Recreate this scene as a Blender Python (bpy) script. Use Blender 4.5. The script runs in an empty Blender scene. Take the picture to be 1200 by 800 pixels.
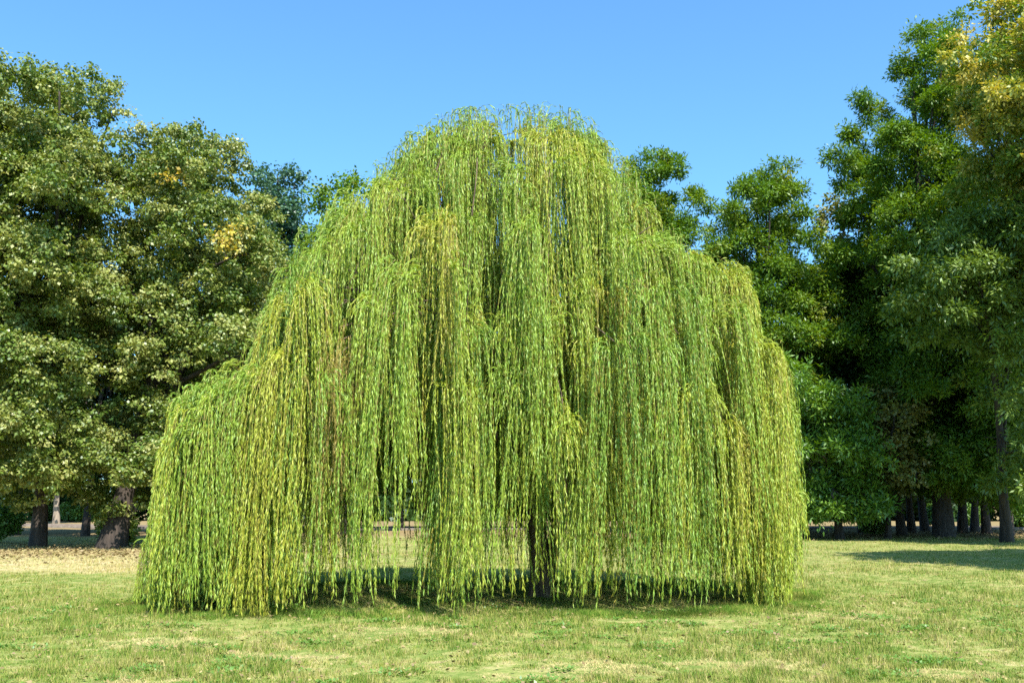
import bpy, math
import numpy as np
from mathutils import Vector

# ------------------------------------------------------------------ camera, sky, sun, exposure
scene = bpy.context.scene
C = scene.collection
W0, H0 = 1200.0, 800.0
FPX = 1166.7                     # focal length in photo pixels (35 mm on 36 mm)
PITCH = math.atan(188.0 / FPX)
CAM_Z = 1.6
cam_d = bpy.data.cameras.new('camera')
cam_d.lens = 35.0; cam_d.sensor_width = 36.0; cam_d.clip_end = 3000.0; cam_d.clip_start = 0.05
cam = bpy.data.objects.new('camera', cam_d); C.objects.link(cam)
cam.location = (0, 0, CAM_Z); cam.rotation_euler = (math.radians(90) + PITCH, 0, 0)
scene.camera = cam

SUN_EL = math.radians(53.0)
SUN_AZ = math.radians(22.0)      # behind the camera, this far to its right
sun_dir = Vector((math.sin(SUN_AZ) * math.cos(SUN_EL), -math.cos(SUN_AZ) * math.cos(SUN_EL), math.sin(SUN_EL)))
world = bpy.data.worlds.new('World'); scene.world = world; world.use_nodes = True
nt = world.node_tree
for n in list(nt.nodes): nt.nodes.remove(n)
sky = nt.nodes.new('ShaderNodeTexSky'); sky.sky_type = 'NISHITA'; sky.sun_disc = False
sky.sun_elevation = SUN_EL
sky.sun_rotation = math.atan2(sun_dir.x, sun_dir.y)
sky.air_density = 1.0; sky.dust_density = 1.3; sky.ozone_density = 1.6
bg = nt.nodes.new('ShaderNodeBackground'); bg.inputs['Strength'].default_value = 0.135
wo = nt.nodes.new('ShaderNodeOutputWorld')
tint = nt.nodes.new('ShaderNodeMix'); tint.data_type = 'RGBA'; tint.blend_type = 'MULTIPLY'; tint.inputs[0].default_value = 1.0
tint.inputs[7].default_value = (.52, .87, 1.05, 1)     # clear late summer blue
nt.links.new(sky.outputs[0], tint.inputs[6]); nt.links.new(tint.outputs[2], bg.inputs['Color']); nt.links.new(bg.outputs[0], wo.inputs['Surface'])

sun_l = bpy.data.lights.new('sun', 'SUN'); sun_l.energy = 5.0; sun_l.angle = math.radians(0.5)
sun_l.color = (1.0, 0.95, 0.86)
sun_o = bpy.data.objects.new('sun', sun_l); C.objects.link(sun_o)
sun_o.location = (20, -30, 40)
sun_o.rotation_euler = sun_dir.to_track_quat('Z', 'Y').to_euler()

vs = scene.view_settings
vs.view_transform = 'Standard'; vs.look = 'None'; vs.gamma = 1.0; vs.use_curve_mapping = False
vs.exposure = 1.15
cy = scene.cycles
cy.max_bounces = 6; cy.diffuse_bounces = 3; cy.glossy_bounces = 1; cy.transmission_bounces = 4
cy.use_denoising = False
cy.sample_clamp_indirect = 4.0
scene.render.film_transparent = False

rng = np.random.default_rng(11)

# ------------------------------------------------------------------ helpers
_c, _s = math.cos(PITCH), math.sin(PITCH)
def at(px, py, Y):
    """world point at depth Y seen at photo pixel (px, py)"""
    u = (px - 600.0) / FPX; v = (400.0 - py) / FPX
    k = Y / (_c - v * _s)
    return np.array([u * k, Y, CAM_Z + (_s + v * _c) * k])
def xz(px, Y):
    return (px - 600.0) / FPX * (Y * _c - (CAM_Z) * _s) if False else at(px, 588 + 1.6 * FPX / Y, Y)[0]

def nrm(a):
    return a / np.maximum(np.linalg.norm(a, axis=-1, keepdims=True), 1e-9)

def make_mesh(name, V, F, mats, attrs=None, smooth=False):
    """F: (n,k) int array or list of such arrays"""
    if not isinstance(F, list): F = [F]
    F = [f for f in F if len(f)]
    me = bpy.data.meshes.new(name)
    V = np.ascontiguousarray(V, dtype=np.float32)
    me.vertices.add(len(V)); me.vertices.foreach_set('co', V.ravel())
    idx = np.concatenate([f.ravel() for f in F]).astype(np.int32)
    tot = np.concatenate([np.full(len(f), f.shape[1], np.int32) for f in F])
    st = np.concatenate([[0], np.cumsum(tot)[:-1]]).astype(np.int32)
    me.loops.add(len(idx)); me.loops.foreach_set('vertex_index', idx)
    me.polygons.add(len(tot)); me.polygons.foreach_set('loop_start', st)
    for k, a in (attrs or {}).items():
        at_ = me.attributes.new(k, 'FLOAT', 'FACE')
        at_.data.foreach_set('value', np.ascontiguousarray(a, dtype=np.float32))
    for m in (mats if isinstance(mats, (list, tuple)) else [mats]): me.materials.append(m)
    if smooth: me.polygons.foreach_set('use_smooth', np.ones(len(tot), bool))
    me.update(calc_edges=True)
    return me

def link(name, me, parent=None, loc=None):
    o = bpy.data.objects.new(name, me); C.objects.link(o)
    if parent is not None:
        o.parent = parent
    if loc is not None: o.location = loc
    return o

def tag(o, label=None, cat=None, group=None, kind=None):
    if label: o['label'] = label
    if cat: o['category'] = cat
    if group: o['group'] = group
    if kind: o['kind'] = kind
    return o

def thing(name, loc, label, cat, group=None):
    e = bpy.data.objects.new(name, None); C.objects.link(e)
    e.location = loc; e.empty_display_size = 0.5
    return tag(e, label, cat, group)

def tube(path, rad, seg=10, rough=0.0, seed=0):
    path = np.asarray(path, float); rad = np.asarray(rad, float)
    n = len(path); T = nrm(np.gradient(path, axis=0))
    r = np.random.default_rng(seed)
    up = np.array([0.31, 0.95, 0.05]); A = nrm(np.cross(T, up)); B = np.cross(T, A)
    ang = np.linspace(0, 2 * np.pi, seg, endpoint=False)
    ph = r.uniform(0, 6.28, 3)
    rr = rad[:, None] * (1 + rough * (np.sin(3 * ang[None] + ph[0] + 0.3 * np.arange(n)[:, None]) * .6 + np.sin(5 * ang[None] + ph[1]) * .4
                              + r.normal(0, .35, (n, seg))))
    V = path[:, None] + rr[..., None] * (np.cos(ang)[None, :, None] * A[:, None] + np.sin(ang)[None, :, None] * B[:, None])
    i = np.arange(n - 1)[:, None] * seg; j = np.arange(seg)[None]; j2 = (j + 1) % seg
    F = np.stack([i + j, i + j2, i + seg + j2, i + seg + j], -1).reshape(-1, 4)
    V = np.concatenate([V.reshape(-1, 3), path[-1:]])
    tip = np.stack([(n - 1) * seg + np.arange(seg), (n - 1) * seg + (np.arange(seg) + 1) % seg, np.full(seg, n * seg)], -1)
    return V, F, tip

def join_tubes(tubes):
    Vs, Q, T, off = [], [], [], 0
    for V, F, t in tubes:
        Vs.append(V); Q.append(F + off); T.append(t + off); off += len(V)
    return np.concatenate(Vs), [np.concatenate(Q), np.concatenate(T)]

def bezier(p0, p1, p2, n):
    t = np.linspace(0, 1, n)[:, None]
    return (1 - t) ** 2 * p0 + 2 * t * (1 - t) * p1 + t * t * p2

def wander(path, amp, r):
    n = len(path); k = r.normal(0, amp, (n, 3)); k = (k + np.roll(k, 1, 0) + np.roll(k, -1, 0)) / 2
    k[0] = 0; k[-1] = 0
    return path + k

def leaf_geo(P, D, N, L, Wd, wide=0.42):
    """kite leaves: base P, direction D, normal N"""
    S = nrm(np.cross(D, N)); n = len(P)
    V = np.empty((n, 4, 3))
    V[:, 0] = P
    V[:, 1] = P + D * (L * wide)[:, None] + S * (Wd * .5)[:, None]
    V[:, 2] = P + D * L[:, None]
    V[:, 3] = P + D * (L * wide)[:, None] - S * (Wd * .5)[:, None]
    return V.reshape(-1, 3), np.arange(4 * n).reshape(n, 4)

def rand_dir(r, n):
    return nrm(r.normal(size=(n, 3)))

# ------------------------------------------------------------------ materials
def mat_new(name):
    m = bpy.data.materials.new(name); m.use_nodes = True
    t = m.node_tree
    for n in list(t.nodes): t.nodes.remove(n)
    return m, t, t.nodes.new

def ramp(t, stops, fac, interp='LINEAR'):
    n = t.nodes.new('ShaderNodeValToRGB'); cr = n.color_ramp; cr.interpolation = interp
    while len(cr.elements) > 1: cr.elements.remove(cr.elements[-1])
    cr.elements[0].position = stops[0][0]; cr.elements[0].color = (*stops[0][1], 1)
    for p, c in stops[1:]:
        e = cr.elements.new(p); e.color = (*c, 1)
    t.links.new(fac, n.inputs[0]); return n.outputs[0]

def leaf_mat(name, rnd_stops, tone_stops, mixf=0.5, trans=0.35, gloss=0.06, rough=0.45):
    """leaf colour: per leaf (rnd) mixed with per spray (tone)"""
    m, t, N = mat_new(name); Lk = t.links.new
    a = N('ShaderNodeAttribute'); a.attribute_name = 'rnd'
    b = N('ShaderNodeAttribute'); b.attribute_name = 'tone'
    c1 = ramp(t, rnd_stops, a.outputs['Fac']); c2 = ramp(t, tone_stops, b.outputs['Fac'])
    mx = N('ShaderNodeMix'); mx.data_type = 'RGBA'; mx.inputs[0].default_value = mixf
    Lk(c1, mx.inputs[6]); Lk(c2, mx.inputs[7]); col = mx.outputs[2]
    d = N('ShaderNodeBsdfDiffuse'); Lk(col, d.inputs['Color'])
    tr = N('ShaderNodeBsdfTranslucent')
    hs = N('ShaderNodeHueSaturation'); hs.inputs['Hue'].default_value = 0.485; hs.inputs['Saturation'].default_value = 1.15
    hs.inputs['Value'].default_value = 1.3; Lk(col, hs.inputs['Color']); Lk(hs.outputs[0], tr.inputs['Color'])
    m1 = N('ShaderNodeMixShader'); m1.inputs[0].default_value = trans; Lk(d.outputs[0], m1.inputs[1]); Lk(tr.outputs[0], m1.inputs[2])
    g = N('ShaderNodeBsdfGlossy'); g.inputs['Roughness'].default_value = rough; g.inputs['Color'].default_value = (.9, .95, 1, 1)
    m2 = N('ShaderNodeMixShader'); m2.inputs[0].default_value = gloss; Lk(m1.outputs[0], m2.inputs[1]); Lk(g.outputs[0], m2.inputs[2])
    o = N('ShaderNodeOutputMaterial'); Lk(m2.outputs[0], o.inputs['Surface'])
    return m

def bark_mat(name, dark, light, scale=9.0):
    m, t, N = mat_new(name); Lk = t.links.new
    tc = N('ShaderNodeTexCoord'); mp = N('ShaderNodeMapping'); mp.inputs['Scale'].default_value = (1, 1, .16)
    Lk(tc.outputs['Object'], mp.inputs['Vector'])
    n = N('ShaderNodeTexNoise'); n.inputs['Scale'].default_value = scale; n.inputs['Detail'].default_value = 5
    Lk(mp.outputs[0], n.inputs['Vector'])
    col = ramp(t, [(.35, dark), (.65, light)], n.outputs[0])
    p = N('ShaderNodeBsdfPrincipled'); Lk(col, p.inputs['Base Color']); p.inputs['Roughness'].default_value = .9
    bp = N('ShaderNodeBump'); bp.inputs['Strength'].default_value = .8; bp.inputs['Distance'].default_value = .04
    Lk(n.outputs[0], bp.inputs['Height']); Lk(bp.outputs[0], p.inputs['Normal'])
    o = N('ShaderNodeOutputMaterial'); Lk(p.outputs[0], o.inputs['Surface'])
    return m

M_LINDEN = leaf_mat('linden_leaf',
    [(0, (.06, .105, .014)), (.45, (.12, .175, .025)), (.75, (.20, .24, .05)), (.88, (.36, .35, .12)), (1, (.48, .45, .2))],
    [(0, (.06, .125, .012)), (.4, (.14, .20, .03)), (.7, (.29, .31, .075)), (1, (.48, .46, .16))], .58, .3, .03)
M_LINDEN_GOLD = leaf_mat('turning_leaf',
    [(0, (.40, .36, .05)), (.5, (.52, .42, .06)), (1, (.5, .28, .06))], [(0, (.34, .34, .05)), (1, (.52, .38, .06))], .4, .3, .03)
M_ASH = leaf_mat('ash_leaf',
    [(0, (.055, .125, .012)), (.6, (.10, .20, .018)), (1, (.17, .26, .03))],
    [(0, (.045, .115, .014)), (.5, (.11, .20, .018)), (.85, (.21, .28, .03)), (1, (.30, .25, .05))], .5, .34, .02)
M_BLUE = leaf_mat('blue_green_leaf',
    [(0, (.03, .08, .04)), (.6, (.055, .13, .06)), (1, (.09, .17, .07))],
    [(0, (.03, .08, .04)), (1, (.08, .16, .06))], .5, .25, .04)
M_BRIGHT = leaf_mat('bright_leaf',
    [(0, (.045, .13, .012)), (.6, (.10, .22, .018)), (1, (.20, .32, .04))],
    [(0, (.045, .12, .012)), (.5, (.10, .2, .02)), (1, (.21, .31, .035))], .5, .3, .04)
M_SAGE = leaf_mat('sage_leaf',
    [(0, (.08, .15, .02)), (.6, (.14, .22, .035)), (1, (.23, .30, .06))],
    [(0, (.08, .16, .02)), (1, (.21, .28, .05))], .5, .3, .04)
M_GOLD = leaf_mat('golden_seed_leaf',
    [(0, (.08, .16, .02)), (.6, (.18, .24, .03)), (.85, (.34, .34, .06)), (1, (.66, .55, .18))],
    [(0, (.07, .17, .018)), (.42, (.13, .23, .03)), (.55, (.34, .34, .06)), (.75, (.50, .45, .08)), (1, (.60, .46, .10))], .62, .3, .03)
M_OLIVE = leaf_mat('olive_brown_leaf',
    [(0, (.09, .13, .02)), (.6, (.19, .19, .045)), (1, (.38, .31, .10))],
    [(0, (.09, .14, .02)), (1, (.30, .24, .06))], .5, .25, .03)
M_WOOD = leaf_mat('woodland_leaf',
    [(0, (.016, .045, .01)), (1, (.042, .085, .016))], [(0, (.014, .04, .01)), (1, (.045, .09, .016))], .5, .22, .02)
M_HEDGE = leaf_mat('hedge_leaf',
    [(0, (.07, .17, .025)), (1, (.17, .30, .05))], [(0, (.07, .16, .025)), (1, (.18, .27, .06))], .5, .3, .03)
M_WILLOW = leaf_mat('willow_leaf',
    [(0, (.17, .26, .025)), (.5, (.28, .36, .035)), (.85, (.38, .42, .05)), (1, (.45, .45, .10))],
    [(0, (.09, .25, .03)), (.4, (.21, .36, .03)), (.7, (.38, .43, .035)), (.88, (.48, .43, .04)), (1, (.38, .25, .045))], .55, .25, .03, .55)
M_DRY = leaf_mat('dry_frond_leaf',
    [(0, (.20, .15, .04)), (.5, (.34, .25, .07)), (1, (.38, .38, .08))],
    [(0, (.28, .21, .05)), (1, (.34, .28, .07))], .5, .25, .02)
M_LITTER = leaf_mat('litter_leaf', [(0, (.10, .06, .035)), (.7, (.24, .17, .07)), (1, (.42, .35, .16))], [(0, (.14, .10, .05)), (1, (.28, .22, .10))], .5, 0, .02)
M_TWIG = leaf_mat('willow_twig', [(0, (.18, .14, .03)), (1, (.32, .26, .07))], [(0, (.14, .15, .04)), (1, (.26, .2, .06))], .5, .0, .02)
M_BARK = bark_mat('grey_brown_bark', (.018, .013, .01), (.058, .042, .032))
M_BARKW = bark_mat('willow_bark', (.05, .034, .022), (.20, .14, .085), 12)
M_BARKP = bark_mat('pale_bark', (.14, .11, .08), (.30, .24, .18))

# lawn: green, straw and bare earth in patches, shared by the soil and the blades
def lawn_color(t, vec, blade):
    N = t.nodes.new; Lk = t.links.new
    def noise(scale, detail=3, off=0.0, rough=.55):
        mp = N('ShaderNodeMapping'); mp.inputs['Location'].default_value = (off, off * .7, 0); mp.inputs['Scale'].default_value = (1, 1, 0)
        Lk(vec, mp.inputs['Vector'])
        n = N('ShaderNodeTexNoise'); n.inputs['Scale'].default_value = scale; n.inputs['Detail'].default_value = detail
        n.inputs['Roughness'].default_value = rough
        Lk(mp.outputs[0], n.inputs['Vector']); return n.outputs[0]
    def mr(v, a, b, c=0.0, d=1.0):
        m = N('ShaderNodeMapRange'); m.interpolation_type = 'SMOOTHSTEP'
        m.inputs[1].default_value = a; m.inputs[2].default_value = b; m.inputs[3].default_value = c; m.inputs[4].default_value = d
        Lk(v, m.inputs[0]); return m.outputs[0]
    def ma(op, a, b, clamp=False):
        m = N('ShaderNodeMath'); m.operation = op; m.use_clamp = clamp
        for i, v in enumerate((a, b)):
            if isinstance(v, (int, float)): m.inputs[i].default_value = v
            else: Lk(v, m.inputs[i])
        return m.outputs[0]
    sep = N('ShaderNodeSeparateXYZ'); Lk(vec, sep.inputs[0]); Y = sep.outputs['Y']; X = sep.outputs['X']
    wob = ma('MULTIPLY', ma('SUBTRACT', noise(.22, 3, 3.0), .5), 9.0)
    Yw = ma('ADD', Y, wob)
    # dry strip in front of the left trees and behind the willow
    band = ma('MULTIPLY', mr(Yw, 21.5, 25), mr(Yw, 36, 44, 1.0, .55))
    leftw = mr(X, -9, -3, 1.0, .2)
    dry_zone = ma('MULTIPLY', band, leftw)
    patch = ma('ADD', ma('MULTIPLY', mr(noise(.7, 5, 11.0, .62), .38, .70), .32), ma('MULTIPLY', mr(noise(3.7, 4, 31.0, .65), .40, .64), .6))
    dry = ma('ADD', ma('MULTIPLY', patch, .72), ma('MULTIPLY', dry_zone, .55), True)
    fine = noise(9.0, 4, 5.0, .7)
    dry = ma('ADD', dry, ma('MULTIPLY', ma('SUBTRACT', fine, .5), .9), True)
    if blade:
        a = N('ShaderNodeAttribute'); a.attribute_name = 'rnd'
        dry = ma('ADD', dry, ma('MULTIPLY', ma('SUBTRACT', a.outputs['Fac'], .5), .7), True)
        col = ramp(t, [(0, (.12, .21, .03)), (.18, (.23, .27, .05)), (.42, (.35, .33, .10)), (1, (.54, .43, .21))], dry)
    else:
        bare = mr(noise(1.3, 5, 21.0, .65), .60, .72)
        c0 = ramp(t, [(0, (.12, .17, .04)), (.35, (.21, .23, .07)), (.7, (.33, .29, .13)), (1, (.42, .34, .19))], dry)
        mx = N('ShaderNodeMix'); mx.data_type = 'RGBA'; Lk(ma('MULTIPLY', bare, .7), mx.inputs[0]); Lk(c0, mx.inputs[6]); mx.inputs[7].default_value = (.36, .25, .15, 1)
        # leaf litter and bare soil under the distant trees
        wood = mr(Yw, 44, 50)
        mx2 = N('ShaderNodeMix'); mx2.data_type = 'RGBA'; Lk(ma('MULTIPLY', wood, .8), mx2.inputs[0]); Lk(mx.outputs[2], mx2.inputs[6]); mx2.inputs[7].default_value = (.22, .15, .085, 1)
        col = mx2.outputs[2]
    return col, fine

def lawn_mat(name, blade):
    m, t, N = mat_new(name); Lk = t.links.new
    g = N('ShaderNodeNewGeometry')
    col, fine = lawn_color(t, g.outputs['Position'], blade)
    if blade:
        d = N('ShaderNodeBsdfDiffuse'); tr = N('ShaderNodeBsdfTranslucent'); Lk(col, d.inputs[0]); Lk(col, tr.inputs[0])
        mx = N('ShaderNodeMixShader'); mx.inputs[0].default_value = .35; Lk(d.outputs[0], mx.inputs[1]); Lk(tr.outputs[0], mx.inputs[2]); out = mx.outputs[0]
    else:
        d = N('ShaderNodeBsdfDiffuse'); Lk(col, d.inputs[0]); out = d.outputs[0]
        bp = N('ShaderNodeBump'); bp.inputs['Strength'].default_value = .7; bp.inputs['Distance'].default_value = .05
        Lk(fine, bp.inputs['Height']); Lk(bp.outputs[0], d.inputs['Normal'])
    o = N('ShaderNodeOutputMaterial'); Lk(out, o.inputs['Surface'])
    return m
M_SOIL = lawn_mat('lawn_soil', False); M_BLADE = lawn_mat('grass_blade', True)

def plain_mat(name, c1, c2, scale):
    m, t, N = mat_new(name); Lk = t.links.new
    g = N('ShaderNodeNewGeometry')
    n = N('ShaderNodeTexNoise'); n.inputs['Scale'].default_value = scale; n.inputs['Detail'].default_value = 5; Lk(g.outputs['Position'], n.inputs['Vector'])
    col = ramp(t, [(.35, c1), (.65, c2)], n.outputs[0])
    p = N('ShaderNodeBsdfPrincipled'); p.inputs['Roughness'].default_value = .9; Lk(col, p.inputs['Base Color'])
    o = N('ShaderNodeOutputMaterial'); Lk(p.outputs[0], o.inputs['Surface']); return m
M_PATH = plain_mat('path_gravel', (.14, .085, .055), (.22, .14, .10), 3.0)
M_KERB = plain_mat('kerb_stone', (.11, .09, .07), (.17, .14, .11), 4.0)

# ------------------------------------------------------------------ ground
def bumps(x, y):
    return .03 * np.sin(x * .7 + 1.3) * np.cos(y * .55) + .018 * np.sin(x * 1.9 + y * 1.3) + .012 * np.sin(x * 3.7 - y * 2.9 + 2)
gx = np.concatenate([[-900, -500, -250, -120, -70], np.arange(-45, 45.1, .6), [70, 120, 250, 500, 900]])
gy = np.concatenate([[-300, -100, -40, -15], np.arange(-4, 62, .6), [75, 100, 150, 300, 700, 1600]])
GX, GY = np.meshgrid(gx, gy); GZ = bumps(GX, GY)
ny, nx = GX.shape
ii = (np.arange(ny - 1)[:, None] * nx + np.arange(nx - 1)[None]).ravel()
ground = link('ground', make_mesh('ground', np.stack([GX, GY, GZ], -1).reshape(-1, 3), np.stack([ii, ii + 1, ii + nx + 1, ii + nx], -1), M_SOIL, smooth=True))
tag(ground, kind='structure')

def strip(name, xs, ys_front, ys_back, z, mat, thick=0.0):
    n = len(xs)
    V = np.concatenate([np.stack([xs, ys_front, np.full(n, z)], -1), np.stack([xs, ys_back, np.full(n, z)], -1)])
    i = np.arange(n - 1)
    return link(name, make_mesh(name, V, np.stack([i, i + 1, i + n + 1, i + n], -1), mat))
px_ = np.linspace(-75, 75, 60)
yc = 60 + 1.5 * np.sin(px_ * .05) + np.where(px_ < -15, (-15 - px_) * .55, 0)
tag(strip('path', px_, yc - 1.6, yc + 1.6, .075, M_PATH), kind='structure')
for nm, o_ in (('path_kerb', -1.72), ('path_kerb', 1.62)):
    yk = yc + o_
    n = len(px_)
    rows = [np.stack([px_, yk + a, np.full(n, z)], -1) for a, z in ((0, -.05), (0, .14), (.1, .14), (.1, -.05))]
    V = np.concatenate(rows); i = np.arange(n - 1)
    F = np.concatenate([np.stack([i + k * n, i + 1 + k * n, i + 1 + (k + 1) * n, i + (k + 1) * n], -1) for k in range(3)])
    tag(link(nm, make_mesh(nm, V, F, M_KERB)), kind='structure')

# grass blades: dense near the camera, thinner and wider further off
def grass(n, y0, y1, power, hgt, wid, seed):
    r = np.random.default_rng(seed)
    u = r.random(n)
    a = 1.0 - power
    Y = (y0 ** a + u * (y1 ** a - y0 ** a)) ** (1 / a)
    X = r.uniform(-1, 1, n) * (.58 * Y + 2.0)
    # clumps
    k = r.random(n) < .45
    tuft = r.normal(0, .035, (n, 2))
    X[k] = np.round(X[k] / .16) * .16 + .05 * np.sin(Y[k] * 9) + tuft[k, 0]; Y[k] = np.round(Y[k] / .15) * .15 + .05 * np.sin(X[k] * 7) + tuft[k, 1]
    h = hgt * r.uniform(.5, 1.25, n) * (1 + .4 * (np.sin(X * 1.1 + 2) * np.cos(Y * .9)))
    tall = r.random(n) < .012; h[tall] *= 2.2
    w = wid * (Y / 9.0) ** .6 * r.uniform(.7, 1.3, n)
    az = r.uniform(0, 6.283, n); lean = r.uniform(.1, 1.0, n) * h
    base = np.stack([X, Y, bumps(X, Y) - .006], -1)
    sd = np.stack([np.cos(az), np.sin(az), 0 * az], -1); la = az + r.uniform(.6, 2.5, n)
    h = h * (1 + .9 * np.clip(np.sin(X * 7.3 + 3 * np.sin(Y * 2.1)) * np.sin(Y * 6.1 + 2 * np.sin(X * 1.7)), -.4, 1))
    tip = base + np.stack([np.cos(la) * lean, np.sin(la) * lean, h], -1)
    V = np.stack([base - sd * w[:, None] / 2, base + sd * w[:, None] / 2, tip], 1).reshape(-1, 3)
    return V, np.arange(3 * n).reshape(n, 3), r.random(n)
V1, F1, r1 = grass(640000, 6.0, 46.0, 1.6, .05, .0085, 5)
_b = V1.reshape(-1, 3, 3)                               # worn, dried spots in the turf
for (qx, qy, qr) in ((190, 745, .5), (685, 778, .42), (600, 782, .3), (1000, 718, .5), (130, 790, .35), (480, 735, .5), (860, 770, .35), (330, 760, .4), (1120, 780, .3), (760, 722, .4)):
    c_ = at(qx, qy, 1.6 * FPX / (qy - 588)); d_ = ((_b[:, 0, 0] - c_[0]) / 1.8) ** 2 + (_b[:, 0, 1] - c_[1]) ** 2
    m_ = d_ < (qr * (1 + .35 * np.sin(_b[:, 0, 0] * 9) * np.cos(_b[:, 0, 1] * 11))) ** 2
    r1[m_] = np.maximum(r1[m_], .8) + .5; _b[m_, 2, 2] = _b[m_, 0, 2] + (_b[m_, 2, 2] - _b[m_, 0, 2]) * .45
rr_ = np.random.default_rng(6)                       # longer unmown grass below the willow's hem
n_ = 60000; a_ = rr_.uniform(0, 6.283, n_); q_ = 1 + rr_.normal(-.02, .07, n_)
X_ = -.6 + 5.3 * q_ * np.sign(np.cos(a_)) * np.abs(np.cos(a_)) ** .7; Y_ = 17.5 + np.where(X_ < -3, (X_ + 3) * .25, 0) + 3.0 * q_ * np.sign(np.sin(a_)) * np.abs(np.sin(a_)) ** .8
h_ = rr_.uniform(.035, .10, n_); w_ = rr_.uniform(.008, .015, n_); b_ = np.stack([X_, Y_, bumps(X_, Y_) - .006], -1); sd_ = np.stack([np.cos(a_ * 7), np.sin(a_ * 7), 0 * a_], -1) * (w_ / 2)[:, None]
tp_ = b_ + np.stack([rr_.normal(0, .04, n_), rr_.normal(0, .04, n_), h_], -1)
V2_ = np.stack([b_ - sd_, b_ + sd_, tp_], 1).reshape(-1, 3)
F1 = np.concatenate([F1, np.arange(3 * n_).reshape(n_, 3) + len(V1)]); V1 = np.concatenate([V1, V2_]); r1 = np.concatenate([r1, rr_.random(n_) * .35])
tag(link('lawn_grass', make_mesh('lawn_grass', V1, F1, M_BLADE, {'rnd': r1})), 'short mown lawn of green and straw yellow grass', 'grass', kind='stuff')

# low broad weeds in the lawn
def weeds():
    r = np.random.default_rng(9); P, D, N_, L = [], [], [], []
    spots = [(r.uniform(-8, 9), r.uniform(8.6, 17)) for _ in range(130)] + [tuple(at(p, q, 1.6 * FPX / (q - 588))[:2]) for p, q in
             ((775, 755), (760, 748), (1078, 768), (1095, 764), (870, 735), (980, 735), (240, 745), (1160, 720), (700, 742), (640, 745))]
    for sx, sy in spots:
        rad = r.uniform(.06, .26); n = int(rad * 700)
        a = r.uniform(0, 6.28, n); q = rad * np.sqrt(r.random(n))
        p = np.stack([sx + q * np.cos(a) * 1.5, sy + q * np.sin(a), 0 * a], -1); p[:, 2] = bumps(p[:, 0], p[:, 1]) + r.uniform(.0, .035, n)
        d = nrm(np.stack([np.cos(a + r.normal(0, 1, n)), np.sin(a + r.normal(0, 1, n)), r.uniform(0, .7, n)], -1))
        P.append(p); D.append(d); N_.append(nrm(np.stack([r.normal(0, .3, n), r.normal(0, .3, n), np.ones(n)], -1))); L.append(r.uniform(.025, .055, n))
    P, D, N_, L = map(np.concatenate, (P, D, N_, L))
    V, F = leaf_geo(P, D, N_, L, L * .6)
    return V, F, r.random(len(F)), r.random(len(F)) * .7
V, F, a, b = weeds()
tag(link('lawn_weeds', make_mesh('lawn_weeds', V, F, M_HEDGE, {'rnd': a, 'tone': b})), 'low broad leaved weeds scattered through the lawn', 'weeds', kind='stuff')

# fallen leaves under the left trees and under the woodland
def litter():
    r = np.random.default_rng(19)
    n1, n2, n3 = 7000, 12000, 3500
    X = np.concatenate([r.normal(-15, 5.0, n1), r.uniform(-5, 30, n2), r.uniform(-10, 10, n3)]); Y = np.concatenate([r.normal(32.2, 2.2, n1), r.uniform(42, 58, n2), 8.3 + 9 * r.random(n3)])
    n = n1 + n2 + n3
    P = np.stack([X, Y, bumps(X, Y) + r.uniform(.02, .06, n)], -1); a = r.uniform(0, 6.28, n)
    D = nrm(np.stack([np.cos(a), np.sin(a), r.normal(0, .3, n)], -1)); N_ = nrm(np.stack([r.normal(0, .5, n), r.normal(0, .5, n), np.ones(n)], -1))
    L = r.uniform(.06, .13, n); L[n1 + n2:] *= .5
    return *leaf_geo(P, D, N_, L, L * .7), r.random(n), r.random(n)
V, F, a, b = litter()
tag(link('fallen_leaves', make_mesh('fallen_leaves', V, F, M_LITTER, {'rnd': a, 'tone': b})), 'brown fallen leaves scattered on the ground under the trees', 'leaves', kind='stuff')

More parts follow.
